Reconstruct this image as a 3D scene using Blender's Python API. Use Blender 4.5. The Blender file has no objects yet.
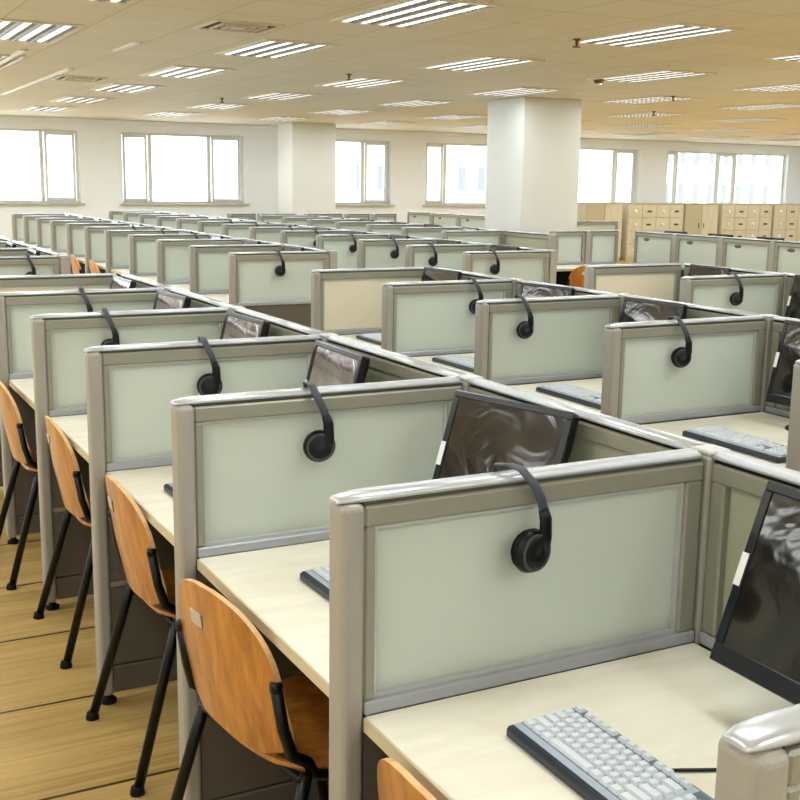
import bpy, bmesh, math, random
from mathutils import Vector, Matrix

random.seed(7)
SC = bpy.context.scene
COL = SC.collection
R = math.radians

# ------------------------------------------------------------------ materials
def lin(c):
    return tuple(((v / 255) / 12.92 if v / 255 <= .04045 else (((v / 255) + .055) / 1.055) ** 2.4) for v in c) + (1.0,)

def new_mat(name):
    m = bpy.data.materials.new(name)
    m.use_nodes = True
    nt = m.node_tree
    return m, nt, nt.nodes['Principled BSDF'], nt.nodes, nt.links

def plain(name, rgb, rough=.5, metal=0.0, noise=.05, scale=30.0, spec=.5, stretch=(1, 1, 1)):
    """Principled surface with a light procedural mottling."""
    m, nt, b, N, L = new_mat(name)
    tc = N.new('ShaderNodeTexCoord'); mp = N.new('ShaderNodeMapping'); mp.inputs['Scale'].default_value = stretch
    nz = N.new('ShaderNodeTexNoise'); nz.inputs['Scale'].default_value = scale; nz.inputs['Detail'].default_value = 3
    mix = N.new('ShaderNodeMix'); mix.data_type = 'RGBA'
    c = lin(rgb)
    mix.inputs['A'].default_value = tuple(v * (1 - noise) for v in c[:3]) + (1,)
    mix.inputs['B'].default_value = tuple(min(1, v * (1 + noise)) for v in c[:3]) + (1,)
    L.new(tc.outputs['Object'], mp.inputs['Vector']); L.new(mp.outputs['Vector'], nz.inputs['Vector'])
    L.new(nz.outputs['Fac'], mix.inputs['Factor']); L.new(mix.outputs['Result'], b.inputs['Base Color'])
    b.inputs['Roughness'].default_value = rough; b.inputs['Metallic'].default_value = metal
    b.inputs['Specular IOR Level'].default_value = spec
    return m

def wood(name, dark, light, rough=.4, scale=(1.5, 14, 14), coat=0.0):
    m, nt, b, N, L = new_mat(name)
    tc = N.new('ShaderNodeTexCoord'); mp = N.new('ShaderNodeMapping'); mp.inputs['Scale'].default_value = scale
    nz = N.new('ShaderNodeTexNoise'); nz.inputs['Scale'].default_value = 3.0; nz.inputs['Detail'].default_value = 5
    nz.inputs['Roughness'].default_value = .6; nz.inputs['Distortion'].default_value = .6
    rp = N.new('ShaderNodeValToRGB')
    rp.color_ramp.elements[0].position = .3; rp.color_ramp.elements[0].color = lin(dark)
    rp.color_ramp.elements[1].position = .7; rp.color_ramp.elements[1].color = lin(light)
    L.new(tc.outputs['Object'], mp.inputs['Vector']); L.new(mp.outputs['Vector'], nz.inputs['Vector'])
    L.new(nz.outputs['Fac'], rp.inputs['Fac']); L.new(rp.outputs['Color'], b.inputs['Base Color'])
    b.inputs['Roughness'].default_value = rough
    b.inputs['Coat Weight'].default_value = coat
    return m

def emit(name, rgb, s):
    m, nt, b, N, L = new_mat(name)
    b.inputs['Base Color'].default_value = lin(rgb)
    b.inputs['Emission Color'].default_value = lin(rgb)
    b.inputs['Emission Strength'].default_value = s
    try: m.cycles.emission_sampling = 'NONE'
    except Exception: pass
    return m

def frosted(name, rgb, trans=.45, rough=.35):
    """Frosted film: diffuse with some light let through and a soft sheen."""
    m, nt, b, N, L = new_mat(name)
    out = N['Material Output']
    tc = N.new('ShaderNodeTexCoord'); nz = N.new('ShaderNodeTexNoise'); nz.inputs['Scale'].default_value = 3.5
    mix = N.new('ShaderNodeMix'); mix.data_type = 'RGBA'; c = lin(rgb)
    mix.inputs['A'].default_value = tuple(v * .93 for v in c[:3]) + (1,); mix.inputs['B'].default_value = c
    L.new(tc.outputs['Object'], nz.inputs['Vector']); L.new(nz.outputs['Fac'], mix.inputs['Factor'])
    L.new(mix.outputs['Result'], b.inputs['Base Color'])
    b.inputs['Roughness'].default_value = rough; b.inputs['Specular IOR Level'].default_value = .4
    tr = N.new('ShaderNodeBsdfTranslucent'); tr.inputs['Color'].default_value = lin((232, 238, 232))
    ms = N.new('ShaderNodeMixShader'); ms.inputs['Fac'].default_value = trans
    L.new(b.outputs['BSDF'], ms.inputs[1]); L.new(tr.outputs['BSDF'], ms.inputs[2]); L.new(ms.outputs['Shader'], out.inputs['Surface'])
    return m

def clear_glass(name):
    m, nt, b, N, L = new_mat(name)
    out = N['Material Output']
    t = N.new('ShaderNodeBsdfTransparent'); t.inputs['Color'].default_value = (.96, .98, .98, 1)
    g = N.new('ShaderNodeBsdfGlossy'); g.inputs['Roughness'].default_value = .02
    fr = N.new('ShaderNodeFresnel'); fr.inputs['IOR'].default_value = 1.3
    ms = N.new('ShaderNodeMixShader')
    L.new(fr.outputs['Fac'], ms.inputs['Fac']); L.new(t.outputs['BSDF'], ms.inputs[1]); L.new(g.outputs['BSDF'], ms.inputs[2])
    L.new(ms.outputs['Shader'], out.inputs['Surface'])
    return m

def floor_mat():
    m, nt, b, N, L = new_mat('wooden_floor')
    tc = N.new('ShaderNodeTexCoord'); sp = N.new('ShaderNodeSeparateXYZ')
    L.new(tc.outputs['Object'], sp.inputs['Vector'])
    def math_(op, a, v=None, w=None):
        n = N.new('ShaderNodeMath'); n.operation = op
        if isinstance(a, (int, float)): n.inputs[0].default_value = a
        else: L.new(a, n.inputs[0])
        if v is not None:
            if isinstance(v, (int, float)): n.inputs[1].default_value = v
            else: L.new(v, n.inputs[1])
        return n.outputs[0]
    y = math_('ADD', sp.outputs['Y'], -2.745 + .565 * 40)
    yd = math_('DIVIDE', y, .565)
    fr = math_('FRACT', yd)
    seam = math_('LESS_THAN', fr, .022)
    # narrow strips inside each board
    st = math_('FRACT', math_('DIVIDE', y, .0942))
    stm = math_('MULTIPLY', math_('LESS_THAN', st, .03), .25)
    row = math_('FLOOR', math_('DIVIDE', y, .0942))
    wn = N.new('ShaderNodeTexWhiteNoise'); wn.noise_dimensions = '1D'; L.new(row, wn.inputs['W'])
    mp = N.new('ShaderNodeMapping'); mp.inputs['Scale'].default_value = (.9, 20, 1); L.new(tc.outputs['Object'], mp.inputs['Vector'])
    nz = N.new('ShaderNodeTexNoise'); nz.inputs['Scale'].default_value = 2.2; nz.inputs['Detail'].default_value = 6; nz.inputs['Distortion'].default_value = .8
    L.new(mp.outputs['Vector'], nz.inputs['Vector'])
    f = math_('ADD', math_('MULTIPLY', nz.outputs['Fac'], .8), math_('MULTIPLY', wn.outputs['Value'], .22))
    rp = N.new('ShaderNodeValToRGB'); e = rp.color_ramp.elements
    e[0].position = .3; e[0].color = lin((168, 136, 78)); e[1].position = .72; e[1].color = lin((206, 176, 110))
    L.new(f, rp.inputs['Fac'])
    mx = N.new('ShaderNodeMix'); mx.data_type = 'RGBA'; mx.inputs['B'].default_value = lin((52, 32, 14))
    L.new(rp.outputs['Color'], mx.inputs['A']); L.new(math_('MAXIMUM', seam, stm), mx.inputs['Factor'])
    L.new(mx.outputs['Result'], b.inputs['Base Color'])
    b.inputs['Roughness'].default_value = .32
    return m

def ceiling_mat():
    m, nt, b, N, L = new_mat('ceiling_tiles')
    tc = N.new('ShaderNodeTexCoord')
    br = N.new('ShaderNodeTexBrick'); br.offset = 0; br.inputs['Scale'].default_value = 1.0
    br.inputs['Brick Width'].default_value = .6; br.inputs['Row Height'].default_value = .6; br.inputs['Mortar Size'].default_value = .006
    br.inputs['Color1'].default_value = lin((233, 229, 217)); br.inputs['Color2'].default_value = lin((228, 224, 212)); br.inputs['Mortar'].default_value = lin((206, 197, 174))
    L.new(tc.outputs['Object'], br.inputs['Vector'])
    L.new(br.outputs['Color'], b.inputs['Base Color']); b.inputs['Roughness'].default_value = .7; b.inputs['Specular IOR Level'].default_value = .25
    return m

M = {
    'post': plain('taupe_powder_coat', (162, 158, 149), .42, .15, .05, 20, stretch=(1, 1, .1)),
    'cap': plain('pale_aluminium_cap', (190, 194, 197), .27, .4, .03, 15, stretch=(.1, 1, 1)),
    'frame': plain('grey_green_aluminium', (148, 147, 132), .4, .25, .04, 20),
    'bead': plain('pale_glazing_bead', (190, 193, 190), .35, .2, .03),
    'glass': frosted('frosted_glass', (214, 219, 209)),
    'cream': plain('cream_board', (222, 212, 188), .6, 0, .04, 8),
    'fabric': plain('grey_fabric_panel', (164, 164, 142), .85, 0, .06, 120, .2),
    'lower': plain('taupe_lower_board', (92, 85, 74), .7, 0, .06, 10),
    'trim': plain('lower_trim', (140, 130, 112), .5, .1),
    'rubber': plain('black_rubber', (12, 12, 12), .7, spec=.2),
    'black': plain('black_plastic', (8, 8, 10), .36, 0, .08, 60, .3),
    'black_metal': plain('black_painted_steel', (9, 9, 9), .35, 0, .06, 60, .3),
    'navy': plain('navy_plastic', (30, 36, 50), .35),
    'shadow_gap': plain('grey_shadow_gap', (84, 82, 72), .6),  # colour of the painted shadow line under the divider caps
    'keybed': plain('grey_key_bed', (96, 104, 120), .6),
    'lowershade': plain('underdesk_shade_board', (40, 36, 31), .8, 0, .05),  # lower board darkened to imitate the shade under the desks
    'botrail': plain('blue_grey_rail', (164, 167, 172), .4, .2, .03),
    'bezel': plain('black_bezel', (18, 22, 30), .25),
    'kbgrey': plain('silver_blue_plastic', (168, 180, 194), .4, .1, .02),
    'key': plain('pale_key_plastic', (214, 220, 226), .45, 0, .02),
    'keygap': plain('dark_grey_band', (58, 64, 72), .5),
    'white': plain('white_plastic', (236, 236, 232), .4, 0, .02),
    'silver': plain('silver_plate', (205, 200, 190), .3, .5),
    'desk': wood('pale_maple_laminate', (226, 221, 200), (240, 236, 220), .42, (1.2, 5, 5)),
    'edge': wood('beech_edge_band', (196, 180, 146), (216, 202, 168), .5, (6, 2, 14)),
    'ply': wood('orange_beech_plywood', (150, 90, 28), (206, 138, 58), .3, (9, 9, 1.6), .3),
    'plyedge': wood('pale_plywood_edge', (206, 160, 100), (232, 196, 142), .5, (4, 4, 20)),
    'wall': plain('off_white_paint', (244, 249, 253), .8, 0, .02, 3, .2),
    'pillar': plain('cream_pillar_paint', (218, 219, 213), .5, 0, .02, 3, .3),
    'winframe': plain('grey_window_frame', (222, 224, 220), .45, .1, .02),
    'sill': plain('stone_sill', (196, 190, 172), .5, 0, .05),
    'pane': clear_glass('window_glass'),
    'floor': floor_mat(), 'ceiling': ceiling_mat(),
    'fix': plain('white_fixture_frame', (224, 216, 196), .4, 0, .02),
    'reflector': plain('louver_reflector', (150, 154, 156), .35, .2, .02),
    'tube': emit('fluorescent_tube', (255, 252, 244), 1.6),
    'cab': wood('beige_cabinet_laminate', (200, 189, 160), (212, 202, 176), .5, (5, 5, 1)),
    'cabdark': plain('darker_beige_cabinet', (184, 172, 142), .5),  # slightly darker beige for cabinet tops and first cupboard doors
    'knobw': plain('white_knob', (245, 240, 225), .35), 'knobd': plain('bronze_handle', (92, 70, 40), .4, .3),
    'brown': plain('bronze_metal', (120, 84, 44), .5, .3),
    'facade': plain('pale_facade', (226, 226, 230), .8, 0, .03, 1), 'facwin': plain('blue_grey_window', (88, 92, 112), .3),
    'logo': plain('green_grey_sticker', (96, 104, 84), .5),
    'dark_slot': plain('dark_slot', (60, 54, 44), .7),
    'ground': plain('pale_paving', (200, 200, 196), .8),
}

def screen_mat(coat=.8, metal=0.0):
    """Glossy display still under its crinkled protective film."""
    m, nt, b, N, L = new_mat('glossy_screen_film')
    tc = N.new('ShaderNodeTexCoord'); nz = N.new('ShaderNodeTexNoise'); nz.inputs['Scale'].default_value = 7; nz.inputs['Detail'].default_value = 2; nz.inputs['Distortion'].default_value = 1.2
    bp = N.new('ShaderNodeBump'); bp.inputs['Strength'].default_value = .14; bp.inputs['Distance'].default_value = .012
    rp = N.new('ShaderNodeValToRGB'); e = rp.color_ramp.elements
    e[0].color = lin((14, 13, 12)); e[1].color = lin((58, 48, 38)); e[0].position = .4; e[1].position = .75
    L.new(tc.outputs['Object'], nz.inputs['Vector']); L.new(nz.outputs['Fac'], bp.inputs['Height']); L.new(nz.outputs['Fac'], rp.inputs['Fac'])
    L.new(rp.outputs['Color'], b.inputs['Base Color']); L.new(bp.outputs['Normal'], b.inputs['Normal'])
    if metal: e[0].color = lin((168, 156, 156)); e[1].color = lin((236, 226, 226)); b.inputs['Metallic'].default_value = metal; bp.inputs['Strength'].default_value = .3
    b.inputs['Roughness'].default_value = .1; b.inputs['Specular IOR Level'].default_value = .8; b.inputs['Coat Weight'].default_value = coat; b.inputs['Coat IOR'].default_value = 1.7; b.inputs['Coat Roughness'].default_value = .03
    return m
M['screen'] = screen_mat(.3); M['screen_dull'] = screen_mat(.05); M['screen_shiny'] = screen_mat(.8, .75)

# ------------------------------------------------------------------ mesh builder
class MB:
    def __init__(s): s.bm = bmesh.new()
    def add(s, vs, fs, smooth=False):
        v = [s.bm.verts.new(p) for p in vs]
        for f in fs:
            try: s.bm.faces.new([v[i] for i in f]).smooth = smooth
            except ValueError: pass
        return v
    def box(s, x0, x1, y0, y1, z0, z1, bev=0.0, seg=1):
        P = [(x, y, z) for z in (z0, z1) for y in (y0, y1) for x in (x0, x1)]
        F = [(0, 2, 3, 1), (4, 5, 7, 6), (0, 1, 5, 4), (2, 6, 7, 3), (0, 4, 6, 2), (1, 3, 7, 5)]
        if bev <= 0: s.add(P, F); return s
        t = bmesh.new(); v = [t.verts.new(p) for p in P]
        for f in F: t.faces.new([v[i] for i in f])
        bmesh.ops.bevel(t, geom=t.edges[:], offset=bev, segments=seg, profile=.5, affect='EDGES')
        t.verts.index_update()
        s.add([tuple(q.co) for q in t.verts], [[q.index for q in f.verts] for f in t.faces]); t.free(); return s
    def loft(s, rings, cap=True, smooth=True, closed=True):
        n = len(rings[0]); vs = [p for r in rings for p in r]; fs = []
        for i in range(len(rings) - 1):
            for j in range(n if closed else n - 1):
                a = i * n + j; b = i * n + (j + 1) % n
                fs.append((a, b, b + n, a + n))
        v = s.add(vs, fs, smooth)
        if cap and closed:
            for r in (v[:n][::-1], v[-n:]):
                try: s.bm.faces.new(r)
                except ValueError: pass
        return s
    def tube(s, pts, r, n=10, ell=1.0, up=None):
        """swept round (or flattened) bar; r may be a list of radii"""
        pts = [Vector(p) for p in pts]; rings = []; prev = None
        for i, p in enumerate(pts):
            t = (pts[min(i + 1, len(pts) - 1)] - pts[max(i - 1, 0)]).normalized()
            u = Vector(up) if up else (prev if prev else (Vector((0, 0, 1)) if abs(t.z) < .9 else Vector((0, 1, 0))))
            a = (u - t * u.dot(t)).normalized(); b = t.cross(a)
            if not up: prev = a
            rr = r[i] if isinstance(r, (list, tuple)) else r
            rings.append([tuple(p + a * math.cos(k * 2 * math.pi / n) * rr + b * math.sin(k * 2 * math.pi / n) * rr * ell) for k in range(n)])
        return s.loft(rings)
    def lathe(s, prof, o=(0, 0, 0), ax='Z', n=20):
        """profile of (radius, height) around an axis"""
        rings = []
        for r, h in prof:
            ring = []
            for k in range(n):
                c, d = r * math.cos(2 * math.pi * k / n), r * math.sin(2 * math.pi * k / n)
                p = (c, d, h) if ax == 'Z' else ((d, h, c) if ax == 'Y' else (h, c, d))
                ring.append((o[0] + p[0], o[1] + p[1], o[2] + p[2]))
            rings.append(ring)
        return s.loft(rings)
    def xform(s, mat):
        bmesh.ops.transform(s.bm, matrix=mat, verts=s.bm.verts[:]); return s
    def build(s, name, mat, parent=None, loc=None):
        bmesh.ops.recalc_face_normals(s.bm, faces=s.bm.faces[:])
        me = bpy.data.meshes.new(name); s.bm.to_mesh(me); s.bm.free()
        mats = mat if isinstance(mat, (list, tuple)) else [mat]
        for q in mats: me.materials.append(q)
        o = bpy.data.objects.new(name, me); COL.objects.link(o)
        if parent: o.parent = parent
        if loc: o.location = loc
        return o

def tag(o, label=None, cat=None, group=None, kind=None):
    if label: o['label'] = label
    if cat: o['category'] = cat
    if group: o['group'] = group
    if kind: o['kind'] = kind
    return o

def thing(name, label, cat, group=None, loc=(0, 0, 0), rz=0.0):
    o = bpy.data.objects.new(name, None); COL.objects.link(o)
    o.empty_display_size = .1; o.location = loc; o.rotation_euler = (0, 0, rz)
    return tag(o, label, cat, group)

def dup(root, loc, rz=0.0, label=None, group=None):
    r = root.copy(); COL.objects.link(r); r.location = loc; r.rotation_euler = (0, 0, rz)
    if label: r['label'] = label
    if group: r['group'] = group
    for ch in list(root.children):
        c = ch.copy(); COL.objects.link(c); c.parent = r
        for g in list(ch.children):
            d = g.copy(); COL.objects.link(d); d.parent = c
    return r

class Proto:
    """builds a kind of thing the first time it is placed, copies it (with its parts) after that"""
    def __init__(s, make): s.make = make; s.first = None
    def put(s, loc, label, rz=0.0, group=None):
        if s.first is None:
            s.first = s.make(label); s.first.location = loc; s.first.rotation_euler = (0, 0, rz)
            if group: s.first['group'] = group
            return s.first
        return dup(s.first, loc, rz, label, group)

def struct(o): o['kind'] = 'structure'; return o

# ------------------------------------------------------------------ room shell
X0, X1, Y0, Y1, ZC = -6.0, 22.0, -5.0, 20.5, 2.68
struct(MB().box(X0, X1, Y0, Y1 + .3, -.1, 0).build('floor', M['floor']))
struct(MB().box(X0, X1, Y0, Y1 + .3, ZC, ZC + .1).build('ceiling', M['ceiling']))
lw = MB(); LWY = [(8.6, 12.2), (13.4, 18.6)]  # unseen windows, added and placed so the tilted monitors reflect bright sky
lw.box(X0 - .2, X0, Y0, Y1 + .3, 0, 1.0); lw.box(X0 - .2, X0, Y0, Y1 + .3, 2.47, ZC)
for p_, q_ in ((Y0, 8.6), (12.2, 13.4), (18.6, Y1 + .3)): lw.box(X0 - .2, X0, p_, q_, 1.0, 2.47)
struct(lw.build('wall_left', M['wall']))
for n, (p_, q_) in enumerate(LWY, 9):
    f = MB(); t = .042; x0, x1 = X0 - .14, X0 - .09
    f.box(x0, x1, p_, q_, 1.0, 1.0 + t); f.box(x0, x1, p_, q_, 2.47 - t, 2.47); f.box(x0, x1, p_, p_ + t, 1.0 + t, 2.47 - t); f.box(x0, x1, q_ - t, q_, 1.0 + t, 2.47 - t)
    for m_ in (.33, .67): f.box(x0, x1, p_ + (q_ - p_) * m_ - .03, p_ + (q_ - p_) * m_ + .03, 1.0 + t, 2.47 - t)
    wo = f.build('window_%d' % n, M['winframe']); struct(wo)
    MB().box(x0 + .02, x0 + .026, p_ + t, q_ - t, 1.0 + t, 2.47 - t).build('window_pane', M['pane'], wo)
    pl = bpy.data.lights.new('window_daylight', 'AREA'); pl.shape = 'RECTANGLE'; pl.size = 1.47; pl.size_y = q_ - p_; pl.cycles.is_portal = True
    po = bpy.data.objects.new('window_daylight', pl); COL.objects.link(po); po.location = (X0 - .18, (p_ + q_) / 2, 1.735); po.rotation_euler = (0, R(-90), 0)
struct(MB().box(X1, X1 + .2, Y0, Y1 + .3, 0, ZC).build('wall_right', M['wall']))
struct(MB().box(X0, X1, Y0 - .2, Y0, 0, ZC).build('wall_front', M['wall']))
SILL, HEAD = 1.187, 2.47
# window openings along the back wall: (x0, x1, mullion xs)
WINS = [(-5.6, -3.1, (-4.9, -3.8)), (-2.5, -.1, (-1.9, -.7)), (.55, 3.84, (1.2, 3.2)), (4.60, 6.98, (5.16, 6.30)), (7.9, 10.16, (8.5, 9.56)), (10.98, 13.3, (11.5, 12.7)),
        (13.75, 16.62, (14.4, 15.98)), (17.47, 21.35, (17.85, 19.1, 19.7))]
wb = MB()
wb.box(X0, X1, Y1, Y1 + .3, 0, SILL); wb.box(X0, X1, Y1, Y1 + .3, HEAD, ZC)
xs = [X0] + [v for w in WINS for v in w[:2]] + [X1]
for i in range(0, len(xs), 2): wb.box(xs[i], xs[i + 1], Y1, Y1 + .3, SILL, HEAD)
struct(wb.build('wall_back', M['wall']))
struct(MB().box(X0, X1, Y1 - .05, Y1, ZC - .07, ZC, .01).build('trim_1', M['wall']))
for n, (a, b, mul) in enumerate(WINS, 1):
    f = MB(); y0, y1 = Y1 + .12, Y1 + .17; t = .042
    f.box(a, b, y0, y1, SILL, SILL + t); f.box(a, b, y0, y1, HEAD - t, HEAD); f.box(a, a + t, y0, y1, SILL + t, HEAD - t); f.box(b - t, b, y0, y1, SILL + t, HEAD - t)
    edges = [a] + list(mul) + [b]
    for x in mul: f.box(x - .035, x + .035, y0 - .01, y1, SILL + t, HEAD - t)
    wo = f.build('window_%d' % n, M['winframe']); struct(wo)
    s = MB()
    ei = [i for i in range(len(edges) - 1) if edges[i + 1] - edges[i] < .85]
    for i in ei:   # opening casements have their own sash frame
        p, q = edges[i] + .055, edges[i + 1] - .055
        s.box(p, q, y0 - .015, y1 - .01, SILL + t, SILL + t + .05); s.box(p, q, y0 - .015, y1 - .01, HEAD - t - .05, HEAD - t)
        s.box(p, p + .045, y0 - .015, y1 - .01, SILL + t + .05, HEAD - t - .05); s.box(q - .045, q, y0 - .015, y1 - .01, SILL + t + .05, HEAD - t - .05)
    if ei: s.build('window_sash', M['winframe'], wo)
    MB().box(a + t, b - t, y0 + .03, y0 + .036, SILL + t, HEAD - t).build('window_pane', M['pane'], wo)
    MB().box(a - .06, b + .06, Y1 - .09, Y1 + .12, SILL - .035, SILL, .006).build('window_sill', M['sill'], wo)
for n, (a, b, mul) in enumerate(WINS, 1):
    pl = bpy.data.lights.new('window_daylight', 'AREA'); pl.shape = 'RECTANGLE'; pl.size = b - a; pl.size_y = HEAD - SILL; pl.cycles.is_portal = True
    po = bpy.data.objects.new('window_daylight', pl); COL.objects.link(po); po.location = ((a + b) / 2, Y1 + .28, (SILL + HEAD) / 2); po.rotation_euler = (R(-90), 0, 0)
PY0 = 11.27
struct(MB().box(7.23, 8.10, PY0, PY0 + .85, 0, ZC, .012, 2).build('pillar_1', M['pillar']))
struct(MB().box(7.30, 8.17, 18.87, 19.6, 0, ZC, .012, 2).build('pillar_2', M['pillar']))

# ------------------------------------------------------------------ ceiling fittings
def make_light(label):
    t = thing('ceiling_light', label, 'light')
    w, l, d = .61, 1.2, .014
    f = MB()
    f.box(-w/2, w/2, -l/2, -l/2 + .03, -d, 0); f.box(-w/2, w/2, l/2 - .03, l/2, -d, 0)
    f.box(-w/2, -w/2 + .03, -l/2 + .03, l/2 - .03, -d, 0); f.box(w/2 - .03, w/2, -l/2 + .03, l/2 - .03, -d, 0)
    f.build('fixture_frame', M['fix'], t)
    MB().box(-w/2 + .03, w/2 - .03, -l/2 + .03, l/2 - .03, -.002, -.0005).build('reflector', M['reflector'], t)
    for k in range(4):
        x = -.207 + .138 * k
        MB().tube([(x, -l/2 + .04, -.0065), (x, l/2 - .04, -.0065)], .026, 8, .14, up=(1, 0, 0)).build('fluorescent_tube', M['tube'], t)
    b = MB()
    for k in range(13):
        y = -l/2 + .09 + k * .085
        b.box(-w/2 + .03, w/2 - .03, y, y + .003, -d + .001, -.0105)
    for k in range(3):
        x = -.138 + .138 * k
        b.box(x - .012, x + .012, -l/2 + .03, l/2 - .03, -d + .001, -.0025)
    b.build('louver', M['reflector'], t)
    return t
light = Proto(make_light)
ORD = ['first', 'second', 'third', 'fourth', 'fifth', 'sixth', 'seventh', 'eighth', 'ninth', 'tenth', 'eleventh', 'twelfth', 'thirteenth', 'fourteenth']
LX = [.85 + 1.96 * k for k in range(-3, 11)]
LY = [5.96 + 2.38 * j for j in range(-4, 6)]
for i, x in enumerate(LX):
    for j, y in enumerate(LY):
        # only the fixtures the room's visible part and its near surroundings need
        if y > 19: continue
        if 7.0 < x < 8.3 and abs(y - 11.69) < 1.0: y = 10.5
        light.put((x, y, ZC), 'louvred ceiling light, %s from the windows in the %s line of lights' % (ORD[len(LY) - 1 - j], ORD[i]), group='louvred ceiling lights')
        ld = bpy.data.lights.get('tube_glow')
        if ld is None:
            ld = bpy.data.lights.new('tube_glow', 'AREA'); ld.shape = 'RECTANGLE'; ld.size = .5; ld.size_y = 1.1; ld.energy = 17; ld.color = (.90, .97, 1.0)
        lo = bpy.data.objects.new('tube_glow', ld); COL.objects.link(lo); lo.location = (x, y, ZC - .03)

def make_vent(label):
    t = thing('air_diffuser', label, 'vent'); f = MB(); w = .25
    f.box(-w, w, -w, -w + .03, -.012, 0); f.box(-w, w, w - .03, w, -.012, 0); f.box(-w, -w + .03, -w + .03, w - .03, -.012, 0); f.box(w - .03, w, -w + .03, w - .03, -.012, 0)
    f.build('diffuser_frame', M['fix'], t)
    MB().box(-w + .03, w - .03, -w + .03, w - .03, -.004, -.001).build('dark_opening', M['dark_slot'], t)
    c = MB()
    for r in (.16, .10):
        c.box(-r, r, -r, -r + .012, -.02, -.004); c.box(-r, r, r - .012, r, -.02, -.004); c.box(-r, -r + .012, -r + .012, r - .012, -.02, -.004); c.box(r - .012, r, -r + .012, r - .012, -.02, -.004)
    c.box(-.05, .05, -.05, .05, -.018, -.004)
    c.build('diffuser_vane', M['fix'], t)
    return t
vent = Proto(make_vent)
vent.put((2.09, 7.19, ZC), 'square ceiling air diffuser just short of the large tube light', group='ceiling air diffusers')
vent.put((2.06, 12.1, ZC), 'square ceiling air diffuser further down, near the long slot strip', group='ceiling air diffusers')
def strip(x, y0, y1, label):
    t = thing('slot_strip', label, 'ceiling strip', 'ceiling slot strips', (x, (y0 + y1) / 2, ZC))
    h = (y1 - y0) / 2
    MB().box(-.028, .028, -h, h, -.014, 0, .003).build('strip_cover', M['white'], t)
    MB().box(.028, .036, -h, h, -.006, 0).build('strip_edge', M['dark_slot'], t)
strip(1.73, 11.0, 15.1, 'long white slot strip set in the tan ceiling')
strip(1.73, 8.5, 9.2, 'short white slot strip in the ceiling between two tube lights')
strip(1.05, 9.6, 11.2, 'medium white slot strip in the ceiling below the cut-off light')
def make_sprinkler(label):
    t = thing('fire_sprinkler', label, 'sprinkler')
    MB().lathe([(.03, 0), (.03, -.008), (.012, -.012), (.01, -.045), (.004, -.05)], n=10).build('sprinkler_pipe', M['brown'], t)
    MB().lathe([(.004, -.05), (.032, -.054), (.034, -.06), (.004, -.062)], n=10).build('deflector_plate', M['brown'], t)
    return t
spr = Proto(make_sprinkler)
for (x, y), l in {(4.45, 6.44): 'bronze fire sprinkler at the tip of the wide louvred light', (4.236, 9.935): 'bronze fire sprinkler above the small centre ceiling light',
                  (4.29, 13.95): 'tiny bronze sprinkler far down the ceiling before the pale pillar', (8.55, 10.1): 'bronze fire sprinkler above the flat light past the pillar',
                  (10.2, 12.4): 'bronze fire sprinkler among the farthest ceiling tiles'}.items():
    spr.put((x, y, ZC), l, group='ceiling sprinklers')
t = thing('smoke_detector', 'small round bronze detector on the ceiling left of the lattice light', 'detector', None, (6.5, 8.85, ZC))
MB().lathe([(.055, 0), (.055, -.02), (.04, -.045), (.02, -.05)], n=16).build('detector_body', M['brown'], t)
MB().lathe([(.03, -.05), (.03, -.058), (.0, -.06)], n=12).build('detector_lens', M['white'], t)

# ------------------------------------------------------------------ partitions
W, T = .734, .062          # divider length, panel thickness
ZD = .75                   # desk height
def rail_mesh(length, nose=True, axis='X'):
    prof = []
    for k in range(9):
        a = math.pi * k / 8
        prof.append((-math.cos(a) * .024, 1.119 + math.sin(a) ** .8 * .009))
    prof = [(-.024, 1.115)] + prof + [(.024, 1.115)]
    sec = [(0, 1.0)]
    if nose: sec = [(-.02 + .062 * (1 - math.cos(k * math.pi / 18)), math.sin(k * math.pi / 18)) for k in range(9)] + [(.044, 1.0)]
    sec = sec + [(length, 1.0)]
    m = MB(); rings = []
    for x, s in sec:
        zs = .3 + .7 * s; s = .62 + .38 * s
        rings.append([((x), T/2 + y * s, 1.113 + (z - 1.113) * zs) for y, z in prof])
    return m.loft(rings, smooth=True)

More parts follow.
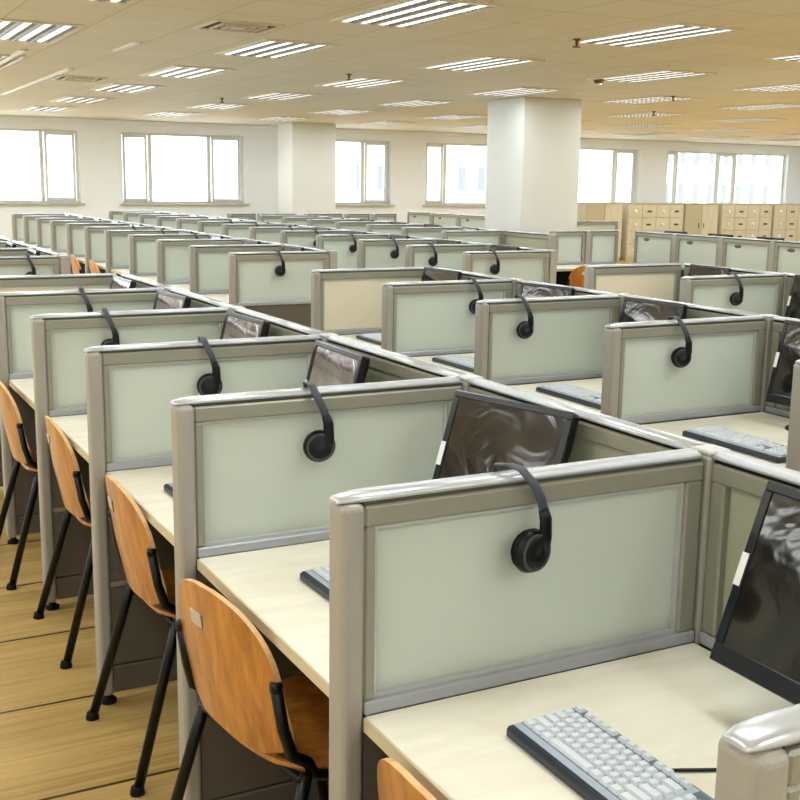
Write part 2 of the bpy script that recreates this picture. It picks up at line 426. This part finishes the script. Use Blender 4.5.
def divider_maker(infill, has_seam=False):
    def make(label):
        t = thing('desk_divider', label, 'divider')
        MB().box(-.016, .026, 0, T, .03, 1.1135, .013, 4).build('end_post', M['post'], t)
        rail_mesh(W - .008).build('top_rail', M['cap'], t)
        f = MB(); xa, xb = .026, W
        f.box(xa, xb, .006, T - .006, 1.071, 1.107, .004); MB().box(xa, xb, .001, T - .001, ZD, ZD + .024, .003).build('bottom_rail', M['botrail'], t)
        f.box(xa, xa + .020, .006, T - .006, ZD + .024, 1.071, .004); f.box(xb - .040, xb, .006, T - .006, ZD + .024, 1.071, .004)
        f.build('upper_frame', M['frame'], t)
        MB().box(xa, xb, .014, T - .014, 1.107, 1.115).build('shadow_gap_strip', M['shadow_gap'], t)  # dark strip painting the shadow gap below the cap
        p = MB(); p.box(xa + .020, xb - .040, .024, T - .024, ZD + .024, 1.071)
        inf = p.build('glass_pane' if infill == 'glass' else 'cream_panel', M[infill], t)
        b = MB(); a2, b2, z2, z3 = xa + .020, xb - .040, ZD + .024, 1.071
        for y0, y1 in ((.014, .024), (T - .024, T - .014)):
            b.box(a2, b2, y0, y1, z2, z2 + .006); b.box(a2, b2, y0, y1, z3 - .006, z3); b.box(a2, a2 + .006, y0, y1, z2 + .006, z3 - .006); b.box(b2 - .006, b2, y0, y1, z2 + .006, z3 - .006)
        b.build('glazing_bead', M['bead'], t)
        l = MB(); l.box(xa, xb, .008, T - .008, .13, ZD - .002); l.box(xa, xb, .004, T - .004, .04, .125, .004)
        l.build('lower_panel', M['lower'], t)
        MB().box(xa, xb, .003, T - .003, .385, .40).build('lower_trim', M['trim'], t)
        for x in (.012, W - .06):
            MB().lathe([(.026, 0), (.026, .012), (.012, .02), (.012, .04)], (x, T/2, 0), n=12).build('levelling_foot', M['rubber'], t)
        return t
    return make
div_glass = Proto(divider_maker('glass')); div_cream = Proto(divider_maker('cream'))

def screen_maker(length, infill, label_name='back_screen', sticker=False):
    """panel running along +Y from its origin (post at origin), thickness in +X"""
    def make(label):
        t = thing(label_name, label, 'screen')
        L = length
        MB().box(0, T, -.004, .058, .03, 1.118, .006, 2).build('junction_post', M['post'], t)
        MB().box(.004, T - .004, -.002, .056, 1.118, 1.128, .004, 2).build('post_cap', M['bead'], t)
        r = rail_mesh(L - .066, nose=False); r.xform(Matrix(((0, 1, 0, 0), (1, 0, 0, .062), (0, 0, 1, 0), (0, 0, 0, 1)))); r.build('top_rail', M['cap'], t)
        f = MB(); a, b = .058, L - .004
        f.box(.006, T - .006, a, b, 1.071, 1.107, .004); MB().box(.001, T - .001, a, b, ZD, ZD + .024, .003).build('bottom_rail', M['botrail'], t)
        f.box(.006, T - .006, a, a + .036, ZD + .024, 1.071, .004); f.box(.006, T - .006, b - .036, b, ZD + .024, 1.071, .004); f.build('upper_frame', M['frame'], t)
        MB().box(.014, T - .014, a, b, 1.102, 1.115).build('shadow_gap_strip', M['rubber'], t)  # painted shadow gap below the cap, in the black rubber colour
        MB().box(.024, T - .024, a + .036, b - .036, ZD + .024, 1.071).build('glass_pane' if infill == 'glass' else 'fabric_panel', M[infill], t)
        l = MB(); l.box(.008, T - .008, a, b, .13, ZD - .002); l.box(.004, T - .004, a, b, .04, .125, .004); l.build('lower_panel', M['lowershade'], t)
        MB().lathe([(.026, 0), (.026, .012), (.012, .02), (.012, .04)], (T/2, .027, 0), n=12).build('levelling_foot', M['rubber'], t)
        if sticker:
            MB().lathe([(.001, .0232), (.03, .0222), (.03, .0236), (.001, .0237)], (0, 0, 0), 'X', 14).xform(Matrix.Translation((-.001, L * .72, 1.04)) @ Matrix.Diagonal((1, 1.7, .6, 1))).build('oval_sticker', M['logo'], t)
        return t
    return make
NEAR, FAR = .885, .91
scr_near = Proto(screen_maker(NEAR, 'fabric')); scr_far = Proto(screen_maker(FAR, 'fabric'))
scr_glass = Proto(screen_maker(FAR, 'glass', sticker=True)); scr_glass_half = Proto(screen_maker(.46, 'glass', sticker=True)); scr_run = Proto(screen_maker(.705, 'glass', sticker=True)); scr_glass_plain = Proto(screen_maker(.66, 'glass'))

def worktop_maker(depth, length, legs=False):
    def make(label):
        t = thing('desk_worktop', label, 'desk')
        MB().box(.0268, depth, 0, length, ZD - .025, ZD, .002).build('desk_surface', M['desk'], t)
        MB().box(.0225, .0268, .0035, length - .0035, ZD - .025, ZD - .001).build('edge_band', M['edge'], t)
        b = MB()
        for y in (.004, length - .029):
            b.add([(.08, y, ZD - .025), (.5, y, ZD - .025), (.5, y, ZD - .06), (.45, y, ZD - .12), (.08, y, ZD - .05), (.08, y + .025, ZD - .025), (.5, y + .025, ZD - .025), (.5, y + .025, ZD - .06), (.45, y + .025, ZD - .12), (.08, y + .025, ZD - .05)],
                  [(0, 1, 2, 3, 4), (9, 8, 7, 6, 5), (0, 5, 6, 1), (1, 6, 7, 2), (2, 7, 8, 3), (3, 8, 9, 4), (4, 9, 5, 0)])
        b.build('support_bracket', M['black_metal'], t)
        if legs:
            for y in (.03, length - .055): MB().box(.06, depth - .03, y, y + .025, 0, ZD - .025).build('side_leg', M['lower'], t)
        return t
    return make
top_leg = Proto(worktop_maker(W - .001, .665, True)); top_near = Proto(worktop_maker(W - .001, NEAR - T + .006)); top_far = Proto(worktop_maker(W - .001, FAR - T + .006))

# ------------------------------------------------------------------ monitor, keyboard, headphones, chair
def monitor_maker(deg, film):
  def make(label):
      """origin: top centre of the screen at y=0, base at z=0 (desk height); screen faces -X, top at z=.385"""
      t = thing('flat_monitor', label, 'monitor')
      w, h, tilt = .355, .315, R(deg)
      m = Matrix.Translation((0, 0, .387)) @ Matrix.Rotation(tilt, 4, 'Y')   # local: x forward from screen, z down from the top edge
      hs = MB(); hs.box(.004, .03, -w/2, w/2, -h, 0, .008, 2); hs.box(.03, .052, -.12, .12, -h + .05, -.05, .01, 2)
      hs.xform(m).build('housing', M['black'], t)
      bz = MB(); bw = .017
      bz.box(-.001, .008, -w/2, w/2, -bw, -.0005, .002); bz.box(-.001, .008, -w/2, w/2, -h + .0005, -h + .034, .002)
      bz.box(-.001, .008, -w/2, -w/2 + bw, -h + .034, -bw, .001); bz.box(-.001, .008, w/2 - bw, w/2, -h + .034, -bw, .001)
      bz.xform(m).build('bezel', M['bezel'], t)
      MB().box(.002, .006, -w/2 + bw, w/2 - bw, -h + .034, -bw).xform(m).build('display', M[film], t)
      st = MB().box(-.002, 0, w/2 - .014, w/2 + .0005, -h * .58, -h * .40); st.xform(m); o = st.build('sticker', M['white'], t); o['label'] = 'white sticker on the screen edge'
      c = m @ Vector((.04, 0, -h * .62))
      n = MB(); n.tube([(c.x, 0, c.z), (c.x + .002, 0, c.z - .05), (c.x - .01, 0, .012)], [.03, .028, .03], 12, .45, up=(0, 1, 0)); n.build('stand_neck', M['black'], t)
      MB().lathe([(.0, .014), (.05, .012), (.088, .006), (.09, 0), (0, 0)], (c.x - .02, 0, 0), n=24).build('stand_base', M['black'], t)
      return t
  return make
monitor_near = Proto(monitor_maker(19, 'screen_dull')); monitor = Proto(monitor_maker(13.5, 'screen')); monitor_film = Proto(monitor_maker(15, 'screen_shiny'))


def key_layout():
    """(y, x, wy, wx): y runs along the board from its left end, x from front to back"""
    K = []; u = .0188
    rows = [[1.25, 1.25, 1.25, 5.5, 1.25, 1.25, 1.25, 2.0][:8], [2.25] + [1] * 10 + [2.75], [1.75] + [1] * 11 + [2.25], [1.5] + [1] * 12 + [1.5], [1] * 13 + [2]]
    for r, ws in enumerate(rows):
        y = .008
        for w in ws:
            K.append((y, .026 + r * u, w * u, u)); y += w * u
    y = .008
    for g in range(13):
        K.append((y, .026 + 5 * u + .004, u * 1.04, u * .8)); y += u * 1.04 + (.008 if g in (0, 4, 8) else 0)
    y0 = .008 + 15 * u + .008
    for k, (a, b) in enumerate([(0, 0), (1, 0), (2, 0), (1, 1), (0, 3), (1, 3), (2, 3), (0, 4), (1, 4), (2, 4)]): K.append((y0 + a * u, .026 + b * u, u, u))
    y1 = y0 + 3 * u + .008
    for b, ws in enumerate([(2, 1, 1), (1, 1, 1, 1), (1, 1, 1), (1, 1, 1, 1), (1, 1, 1, 1)]):
        y = y1
        for w in ws: K.append((y, .026 + b * u, w * u, u)); y += w * u
    return K
def keyboard_maker(single_keys):
    def make(label):
        """origin: front left corner on the desk; runs along -Y, keys face up, user at -X"""
        t = thing('keyboard', label, 'keyboard'); LN, D = .452, .142
        b = MB()
        rings = []
        for y in (0, -.004, -LN + .004, -LN):
            s = .0 if -LN < y < 0 else .003
            rings.append([(0 + s, y, .003), (0 + s, y, .014 - s), (.006, y, .019 - s), (.02, y, .0195 - s), (D, y, .024 - s), (D + .002 - s, y, .02), (D, y, .002)])
        b.loft(rings, smooth=False).build('keyboard_base', M['navy'], t)
        MB().add([], [])
        f = MB(); f.add([(.012, -.005, .0201), (D - .003, -.005, .0249), (D - .003, -LN + .005, .0249), (.012, -LN + .005, .0201),
                         (.012, -.005, .0185), (D - .003, -.005, .023), (D - .003, -LN + .005, .023), (.012, -LN + .005, .0185)],
                        [(0, 1, 2, 3), (4, 7, 6, 5), (0, 4, 5, 1), (1, 5, 6, 2), (2, 6, 7, 3), (3, 7, 4, 0)])
        f.build('face_plate', M['kbgrey'], t)
        kb_ = MB(); kb_.add([(.025, -.007, .0208), (.1405 - .003, -.007, .0251), (.1405 - .003, -.285, .0251), (.025, -.285, .0208), (.025, -.297, .0208), (.1375, -.297, .0251), (.1375, -LN + .009, .0251), (.025, -LN + .009, .0208)], [(0, 3, 2, 1), (4, 7, 6, 5)]); kb_.build('key_bed', M['keybed'], t)
        g = None if single_keys else MB()
        for y, x, wy, wx in key_layout():
            k = MB() if single_keys else g
            zb = .0195 + x * .037; q = .0012; r = .0028
            x_a, x_b, ya, yb = x + q, x + wx - q, -y - q, -y - wy + q
            k.add([(x_a, ya, zb), (x_b, ya, zb), (x_b, yb, zb), (x_a, yb, zb), (x_a + r*.6, ya - r, zb + .0065), (x_b - r, ya - r, zb + .0068), (x_b - r, yb + r, zb + .0068), (x_a + r*.6, yb + r, zb + .0065)],
                  [(3, 2, 1, 0), (4, 5, 6, 7), (0, 1, 5, 4), (1, 2, 6, 5), (2, 3, 7, 6), (3, 0, 4, 7)])
            if single_keys: k.build('key', M['key'], t)
        if not single_keys: g.build('key_block', M['key'], t)
        if single_keys:
            MB().tube([(D - .004, -.20, .013), (D + .012, -.203, .006), (D + .04, -.21, .0035), (D + .08, -.228, .0035), (D + .12, -.245, .0035)], .0028, 8).build('keyboard_cable', M['black'], t)
        return t
    return make
kb_big = Proto(keyboard_maker(True)); kb = Proto(keyboard_maker(False))

def make_headphones(label):
    """origin: on top of the rail, rail along X; front cup hangs on the -Y side"""
    t = thing('headphones', label, 'headphones')
    front = [(.0, .0, .010), (.008, -.026, .006), (.022, -.044, -.018), (.036, -.046, -.045), (.0445, -.044, -.075)]
    back = [(-.008, .026, .006), (-.006, .044, -.018), (.0, .047, -.045), (.004, .045, -.07)]
    MB().tube(back[::-1] + front, [.0095] * 9, 10, .3, up=(1, 0, 0)).build('headband', M['keygap'], t)
    for pts, s in ((front, -1), (back, 1)):
        e = Vector(pts[-1])
        MB().tube([e + Vector((-.003, 0, .012)), e + Vector((.003, 0, -.006)), e + Vector((.004, -s * .0, -.04)), e + Vector((.002, 0, -.062))], [.0105, .0125, .013, .012], 10, .5, up=(1, 0, 0)).build('band_slider', M['black'], t)
        c = Vector((.026 if s < 0 else -.01, s * .036, -.138))
        cup = MB(); p = [(.0, .017), (.018, .0165), (.030, .013), (.037, .006), (.040, -.003), (.036, -.008), (.0, -.008)]
        cup.lathe([(r, h * s) for r, h in p], (0, 0, 0), 'Y', 22); cup.xform(Matrix.Translation(c) @ Matrix.Rotation(R(12), 4, 'Z'))
        eo = cup.build('ear_cup', M['black'], t)
        rg = MB(); rg.lathe([(.030, .0135 * s), (.032, .0155 * s), (.034, .012 * s), (.030, .0125 * s)], (0, 0, 0), 'Y', 22); rg.xform(Matrix.Translation(c) @ Matrix.Rotation(R(12), 4, 'Z')); rg.build('cup_ring', M['keygap'], eo)
        cu = MB(); cu.lathe([(.0, -.006 * s), (.034, -.006 * s), (.037, -.011 * s), (.033, -.0165 * s), (.012, -.015 * s), (0, -.012 * s)], (0, 0, 0), 'Y', 20); cu.xform(Matrix.Translation(c) @ Matrix.Rotation(R(4), 4, 'Z')); cu.build('ear_cushion', M['rubber'], eo)
    return t
hp = Proto(make_headphones)

def make_chair(label):
    """origin on the floor under the joint of back and rear leg; sitter looks along +X"""
    t = thing('stacking_chair', label, 'chair')
    # curved, leaning plywood back: rounded trapezoid outline
    def bx(y, z): return -.024 - .214 * (z - .47) + .086 * max(0, z - .62) + .038 * (y / .21) ** 2
    zb, zt = .478, .808; NZ, NY = 18, 14
    def half(z):
        u = (z - zb) / (zt - zb)
        w = .209 - .018 * u
        if u > .45: q = (u - .45) / .55; w *= (1 - q ** 2.6) ** (1 / 2.4) if q < 1 else 0
        if u < .22: q = (.22 - u) / .22; w *= .62 + .38 * (1 - q ** 2.2) ** .5
        return max(w, .03 if u > .5 else .1)
    fr, bk = [], []
    for i in range(NZ + 1):
        u = i / NZ; u = 1 - (1 - u) ** 1.35 if u > 0 else 0
        z = zb + (zt - zb) * u; h = half(z)
        fr.append([(bx(y, z) + .006, y, z) for y in [h * (2 * j / NY - 1) for j in range(NY + 1)]])
        bk.append([(bx(y, z) - .006, y, z) for y in [h * (2 * j / NY - 1) for j in range(NY + 1)]])
    n = NY + 1; nv = n * (NZ + 1)
    vs = [p for r in fr for p in r] + [p for r in bk for p in r]
    fs, es = [], []
    for i in range(NZ):
        for j in range(NY):
            a = i * n + j; fs.append((a, a + 1, a + n + 1, a + n)); fs.append((nv + a, nv + a + n, nv + a + n + 1, nv + a + 1))
    loop = [j for j in range(n)] + [i * n + NY for i in range(1, NZ + 1)] + [NZ * n + j for j in range(NY - 1, -1, -1)] + [i * n for i in range(NZ - 1, 0, -1)]
    for k in range(len(loop)): a, b = loop[k], loop[(k + 1) % len(loop)]; es.append((a, b, nv + b, nv + a))
    m = MB(); m.add(vs, fs, True)
    back = m.build('backrest', M['ply'], t)
    e = MB(); e.add(vs, es, False); e.build('backrest_edge', M['plyedge'], back)
    pz = .725; py = .045
    pl = MB(); pl.box(-.0015, .001, -.026, .026, -.016, .016, .0008); pl.xform(Matrix.Translation((bx(py, pz) - .0074, py, pz)) @ Matrix.Rotation(R(-4), 4, 'Z') @ Matrix.Rotation(R(-7.3), 4, 'Y')); o = pl.build('maker_plate', M['silver'], t)
    # seat
    s = MB(); rings = []
    for k in range(13):
        u = k / 12; x = .0 + .40 * u
        h = .205 - .012 * u
        if u < .2: h *= .70 + .30 * (1 - ((.2 - u) / .2) ** 2) ** .5
        if u > .8: h *= .80 + .20 * (1 - ((u - .8) / .2) ** 2) ** .5
        z = .452 - .018 * math.sin(u * math.pi) + (-.03 * max(0, u - .8) / .2)
        rings.append([(x, h * (2 * j / 8 - 1), z + .014 * abs(2 * j / 8 - 1) ** 2) for j in range(9)] + [(x, h * (1 - 2 * j / 8), z - .011 + .014 * abs(1 - 2 * j / 8) ** 2) for j in range(9)])
    s.loft(rings).build('seat', M['ply'], t)
    for sy in (-1, 1):
        MB().tube([(bx(.2, .645) - .008, sy * .196, .65), (bx(.2, .56) - .010, sy * .199, .56), (bx(.2, .50) - .006, sy * .205, .50), (.035, sy * .205, .475), (.05, sy * .203, .445), (.085, sy * .2, .43), (.30, sy * .195, .425)], .0125, 10).build('back_upright', M['black_metal'], t)
        MB().lathe([(.0, -.010), (.0128, -.010), (.0135, 0), (.0125, .008), (.0, .009)], (bx(.2, .645) - .008, sy * .196, .652), 'Z', 10).build('upright_clamp', M['black_metal'], t)
        lg = MB().tube([(.03, sy * .207, .452), (.002, sy * .214, .36), (-.10, sy * .243, .012)], .014, 10, 1.0).build('leg', M['black_metal'], t)
        MB().lathe([(.0, .0), (.020, .0), (.020, .008), (.0155, .022), (.0, .023)], (-.103, sy * .244, 0), n=12).build('leg_tip', M['rubber'], lg)
        lg = MB().tube([(.285, sy * .196, .425), (.31, sy * .2, .39), (.385, sy * .235, .012)], .0125, 10).build('leg', M['black_metal'], t)
        MB().lathe([(.0, .0), (.019, .0), (.02, .012), (.014, .024), (.0, .025)], (.386, sy * .2355, 0), n=12).build('leg_tip', M['rubber'], lg)
    MB().tube([(.02, -.207, .44), (.02, .207, .44)], .010, 8).build('cross_bar', M['black_metal'], t)
    MB().tube([(.28, -.195, .42), (.28, .195, .42)], .010, 8).build('cross_bar', M['black_metal'], t)
    return t
chair = Proto(make_chair)

# ------------------------------------------------------------------ the rows of desks
def hz(n): return ORD[n]
# ---- first row, along the wooden floor aisle
ROW = {1: 0.0, 2: 1.84, 3: 3.63, 4: 5.36}
RN = {1: 'the first row', 2: 'the second row', 3: 'the third row', 4: 'the fourth row'}
def near_row(r, ys, hps, mons, kbs, cream_last=True, ends=None):
    x = ROW[r]
    for i, y in enumerate(ys):
        last = cream_last and i == len(ys) - 1
        hint = ' with headphones' if i in hps else ''
        if last: div_cream.put((x, y, 0), 'grey desk divider with a solid cream panel closing the near block of %s' % RN[r], group='cream end dividers')
        else: div_glass.put((x, y, 0), 'frosted glass divider%s, %s from the camera in %s' % (hint, hz(i), RN[r]), group='glass desk dividers')
        if not last:
            d = ys[i + 1] - y
            scr_near.put((x + W + .002, y, 0), 'grey screen panel closing the back of the %s desk of %s' % (hz(i), RN[r]), group='back screens')
            top_near.put((x, y + T - .003, 0), 'pale maple worktop, %s desk from the camera in %s' % (hz(i), RN[r]), group='maple worktops')
        if i in hps: hp.put((x + hps[i] + (0 if (r == 1 and i == 1) else .014), y + T / 2, 1.130), 'black headphones hung over the %s divider from the camera in %s' % (hz(i), RN[r]), R(0 if (r == 1 and i == 1) else -26), group='hanging headphones')
        if i in mons:
            mx, my, rz = mons[i]
            (monitor_near if (r == 1 and i < 2) else monitor_film if r == 1 else monitor).put((x + mx, my, ZD), ('flat monitor with bright reflecting film on the %s desk of %s' if (r == 1 and i > 1) else 'black flat monitor with filmed screen on the %s desk of %s') % (hz(i), RN[r]), R(rz), 'flat monitors on the desks')
        if i in kbs:
            kx, ky, rz = kbs[i]
            (kb_big if (r == 1 and i == 0) else kb).put((x + kx, ky, ZD), ('silver keyboard with dark edge in full view on the first maple desk' if (r == 1 and i == 0) else 'silver and navy keyboard on the %s desk of %s' % (hz(i), RN[r])), R(rz), 'silver keyboards')
    # closing end of the back screen
y1 = [NEAR * k for k in range(7)]
near_row(1, y1, {1: .315, 2: .305, 3: .325, 4: .235, 5: .34},
         {0: (.655, .483, -1), 1: (.655, 1.43, 15), 2: (.64, 2.335, -2), 3: (.665, 3.20, 2), 4: (.66, 4.10, 3), 5: (.66, 4.94, 0)},
         {0: (.197, .728, -1), 1: (.182, 1.54, 1), 2: (.12, 2.385, 1)})
y2 = [1.65 + .897 * k for k in range(5)]
near_row(2, y2, {1: .275, 2: .18, 3: .48},
         {0: (.665, 2.21, 3), 1: (.655, 3.13, 5), 2: (.655, 3.93, 9), 3: (.66, 4.98, 4)},
         {0: (.135, 2.33, 0), 1: (.155, 3.27, 0), 2: (.155, 4.175, 0), 3: (.16, 5.06, 0)})
y3 = [3.29, 4.175, 5.06]
near_row(3, y3, {1: .33}, {0: (.66, 3.85, 3), 1: (.65, 4.72, -2)}, {})
# ---- beyond the cross aisle
def far_row(r, start, n, hps, xo=0.0, skip=0, mon_dy=.55, no_first=False, chairs=()):
    x = ROW[r] + xo
    for i in range(n):
        y = start + FAR * i
        if not (no_first and i == 0):
            div_glass.put((x, y, 0), 'frosted glass divider, %s one beyond the cross aisle in %s' % (hz(i), RN[r]), group='glass desk dividers')
        if i < n - 1:
            scr_far.put((x + W + .002, y, 0), 'grey back screen of the %s desk beyond the cross aisle in %s' % (hz(i), RN[r]), group='back screens')
            top_far.put((x, y + T - .003, 0), 'pale worktop of the %s desk beyond the cross aisle in %s' % (hz(i), RN[r]), group='maple worktops')
            if not (no_first and i == 0):
                monitor.put((x + .66, y + mon_dy + random.uniform(-.03, .03), ZD), 'black monitor on the %s desk beyond the cross aisle in %s' % (hz(i), RN[r]), R(random.uniform(-3, 5)), 'flat monitors on the desks')
        if i in hps: hp.put((x + hps[i], y + T / 2, 1.130), 'black headphones on the %s divider beyond the cross aisle in %s' % (hz(i), RN[r]), R(-26), group='hanging headphones')
        if i in chairs: chair.put((x + .02, y + .5, 0), 'orange chair tucked in at the %s desk beyond the cross aisle in %s' % (hz(i), RN[r]), group='plywood stacking chairs')
far_row(1, 6.83, 4, {0: .54})
far_row(2, 6.88, 11, {0: .34, 3: .6, 4: .55, 5: .5}, xo=.08, chairs=(4, 5))
far_row(3, 6.55, 13, {0: .22, 1: .2, 2: .32, 3: .34, 4: .36, 5: .45, 6: .4, 7: .4})
far_row(4, 9.0, 8, {}, no_first=True)

# ---- chairs of the first row
for (x, y, rz, l) in [(.03, .575, 0, 'orange plywood chair of the first desk, only its rounded back top in view'),
                      (.01, 1.451, 10.4, 'orange plywood chair in full view with silver plate on its back'),
                      (.049, 2.352, 1, 'orange plywood chair behind the full-view one, seen almost edge-on'),
                      (.05, 3.25, 0, 'orange plywood chair third in line along the wooden aisle floor'),
                      (.01, 4.10, 0, 'orange plywood chair at the far end of the line, cut by the picture edge')]:
    chair.put((x, y, 0), l, R(rz), 'plywood stacking chairs')

# ---- glass screens past the rows
def across(proto, x, y, label, group):       # a panel running along +X
    return proto.put((x, y, 0), label, R(-90), group)
across(scr_glass_half, 6.62, 9.78, 'frosted glass screen behind the lone chair desk, nearer the square pillar', 'cross aisle screens')
across(scr_glass_half, 7.09, 9.78, 'frosted glass screen behind the lone chair desk, nearer the beige cabinets', 'cross aisle screens')
c = MB().box(.05, 1.30, -.5, 0, ZD - .025, ZD, .003); t = thing('desk_worktop', 'cream worktop with the lone orange chair, behind the third row', 'desk', 'maple worktops', (6.22, 9.71, 0))
c.build('desk_surface', M['desk'], t); MB().box(.05, 1.30, -.504, -.5, ZD - .025, ZD - .001).build('edge_band', M['edge'], t)
MB().box(.09, 1.26, -.07, -.05, .05, ZD - .03).build('modesty_panel', M['black'], t)
for s in (.05, 1.27): MB().box(s, s + .03, -.46, -.02, 0, ZD - .025).build('side_leg', M['lower'], t)
chair.put((6.53, 8.93, 0), 'lone orange plywood chair beside the cream worktop behind the third row', R(60), 'plywood stacking chairs')
for i in range(5):
    scr_run.put((7.62, 9.55 - .705 * (i + 1), 0), 'frosted glass panel, %s of the long run in front of the beige cabinets' % hz(i), group='long glass run panels')
    top_leg.put((7.684 + W, 9.55 - .705 * i - .02, 0), 'pale worktop behind the %s panel of the long glass run' % hz(i), R(180), 'worktops behind the long glass run')
    monitor.put((7.95, 9.22 - .705 * i, ZD), 'dark monitor peeping over the %s panel of the long glass run' % hz(i), R(180), 'monitors behind the long glass run')
across(scr_glass, 8.95, 12.7, 'white glass screen standing right of the square pillar', 'far glass screens')
# far end, in front of the window wall
for (x, p, l) in [(5.15, scr_glass_half, 'small far glass screen with an oval sticker under the three-part window'), (5.64, scr_glass_plain, 'wide far glass screen between the sticker screen and the pale pillar'),
                  (6.44, scr_glass_plain, 'far glass screen in front of the pale pillar'), (7.14, scr_glass_half, 'far glass screen just past the pale pillar'), (7.63, scr_glass_half, 'far glass screen with dark oval sticker under the two-part window')]:
    across(p, x, 16.3, l, 'far glass screens')
for i in range(5):
    scr_glass.put((9.0, 17.6 - FAR * (i + 1), 0), 'far glass panel, %s in the run left of the square pillar' % hz(i), group='far glass run panels')

# ---- storage cabinets along the windows
def make_cab(label):
    t = thing('storage_cabinet', label, 'cabinet'); w, d, h = 1.6, .45, 1.27
    c = MB(); c.box(0, w, 0, d, .06, h - .03); c.box(.02, w - .02, .02, d, 0, .06); c.build('carcass', M['cab'], t)
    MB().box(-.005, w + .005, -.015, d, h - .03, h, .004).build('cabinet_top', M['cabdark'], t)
    for k in range(4):
        for r in range(4):
            z1 = h - .05 - r * .29; z0 = z1 - .275
            dr = MB().box(.01 + k * .395, .395 + k * .395, -.018, 0, z0, z1, .003).build('drawer', M['cab'], t)
            x = .2 + k * .395; z = (z0 + z1) / 2
            if k == 1 or (k == 3): MB().box(x - .06, x + .06, -.034, -.018, z - .02, z + .02, .006).build('drawer_handle', M['knobd'], dr)
            else: MB().lathe([(.0, -.045), (.035, -.04), (.04, -.03), (.018, -.024), (.018, -.018)], (x, 0, z), 'Y', 12).build('drawer_knob', M['knobw'], dr)
    return t
def make_plain_cab(label):
    t = thing('storage_cupboard', label, 'cabinet'); w, d, h = 1.0, .45, 1.27
    c = MB(); c.box(0, w, 0, d, .06, h - .03); c.box(.02, w - .02, .02, d, 0, .06); c.build('carcass', M['cab'], t)
    MB().box(-.005, w + .005, -.015, d, h - .03, h, .004).build('cabinet_top', M['cabdark'], t)
    for k in range(2):
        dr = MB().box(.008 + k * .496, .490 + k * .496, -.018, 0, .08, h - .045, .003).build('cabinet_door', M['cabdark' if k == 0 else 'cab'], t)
        MB().box(.40 + k * .15, .425 + k * .15, -.03, -.018, .7, .82, .004).build('door_handle', M['knobd'], dr)
    return t
cab = Proto(make_cab); pcab = Proto(make_plain_cab)
CY = 19.55
pcab.put((14.45, CY, 0), 'two-door beige cupboard by the square pillar', group='beige cabinets')
cab.put((15.60, CY, 0), 'beige drawer cabinet with round knobs under the window beside the pillar', group='beige cabinets')
pcab.put((17.25, CY, 0), 'plain beige cupboard between the two drawer cabinets', group='beige cabinets')
cab.put((18.36, CY, 0), 'beige drawer cabinet with round knobs under the widest window', group='beige cabinets')
cab.put((20.02, CY, 0), 'beige drawer cabinet at the end beside the side wall', group='beige cabinets')

# ------------------------------------------------------------------ outside
struct(MB().box(-60, 110, 24, 90, -9.1, -9).build('ground', M['ground']))
def building(x, y, w, h, d, label, cols, rows):
    t = thing('office_building', label, 'building', 'buildings outside', (x, y, -9))
    MB().box(0, w, 0, d, 0, h).build('facade', M['facade'], t)
    for i in range(cols):
        for j in range(rows):
            cx = (i + .5) * w / cols; cz = h - (j + .5) * h / rows
            MB().box(cx - w / cols * .17, cx + w / cols * .17, -.05, 0, cz - h / rows * .25, cz + h / rows * .25).build('building_window', M['facwin'], t)
building(24, 52, 12, 17, 8, 'pale building seen through the windows either side of the pillar', 10, 7)
building(44, 52, 9, 16, 8, 'pale building with blue windows seen through the end window', 8, 7)

# ------------------------------------------------------------------ world, camera
w = bpy.data.worlds.new('sky'); SC.world = w; w.use_nodes = True
N, L = w.node_tree.nodes, w.node_tree.links
bg = N['Background']; bg.inputs['Strength'].default_value = 9.0
tc = N.new('ShaderNodeTexCoord'); sp = N.new('ShaderNodeSeparateXYZ'); rp = N.new('ShaderNodeValToRGB')
rp.color_ramp.elements[0].position = .35; rp.color_ramp.elements[0].color = (.75, .77, .8, 1); rp.color_ramp.elements[1].position = .6; rp.color_ramp.elements[1].color = (1, 1, 1, 1)
L.new(tc.outputs['Generated'], sp.inputs['Vector']); L.new(sp.outputs['Z'], rp.inputs['Fac']); L.new(rp.outputs['Color'], bg.inputs['Color'])

cam = bpy.data.cameras.new('camera'); co = bpy.data.objects.new('camera', cam); COL.objects.link(co)
cam.sensor_width = 36; cam.lens = 1132.82 / 800 * 36; cam.clip_start = .05; cam.clip_end = 300
a, p, rl = .4861, .1886, .0145
f = Vector((math.sin(a) * math.cos(p), math.cos(a) * math.cos(p), -math.sin(p))); rt = Vector((math.cos(a), -math.sin(a), 0)); up = rt.cross(f)
rr = math.cos(rl) * rt + math.sin(rl) * up; uu = -math.sin(rl) * rt + math.cos(rl) * up
mw = Matrix(((rr.x, uu.x, -f.x, 0), (rr.y, uu.y, -f.y, 0), (rr.z, uu.z, -f.z, 0), (0, 0, 0, 1)))
co.matrix_world = Matrix.Translation((-.7398, -.6701, 1.6125)) @ mw
SC.camera = co
SC.view_settings.view_transform = 'Standard'; SC.view_settings.look = 'None'; SC.view_settings.exposure = 0.0
SC.cycles.use_denoising = True
SC.cycles.max_bounces = 8; SC.cycles.diffuse_bounces = 4; SC.cycles.transparent_max_bounces = 12
SC.cycles.sample_clamp_indirect = 6.0
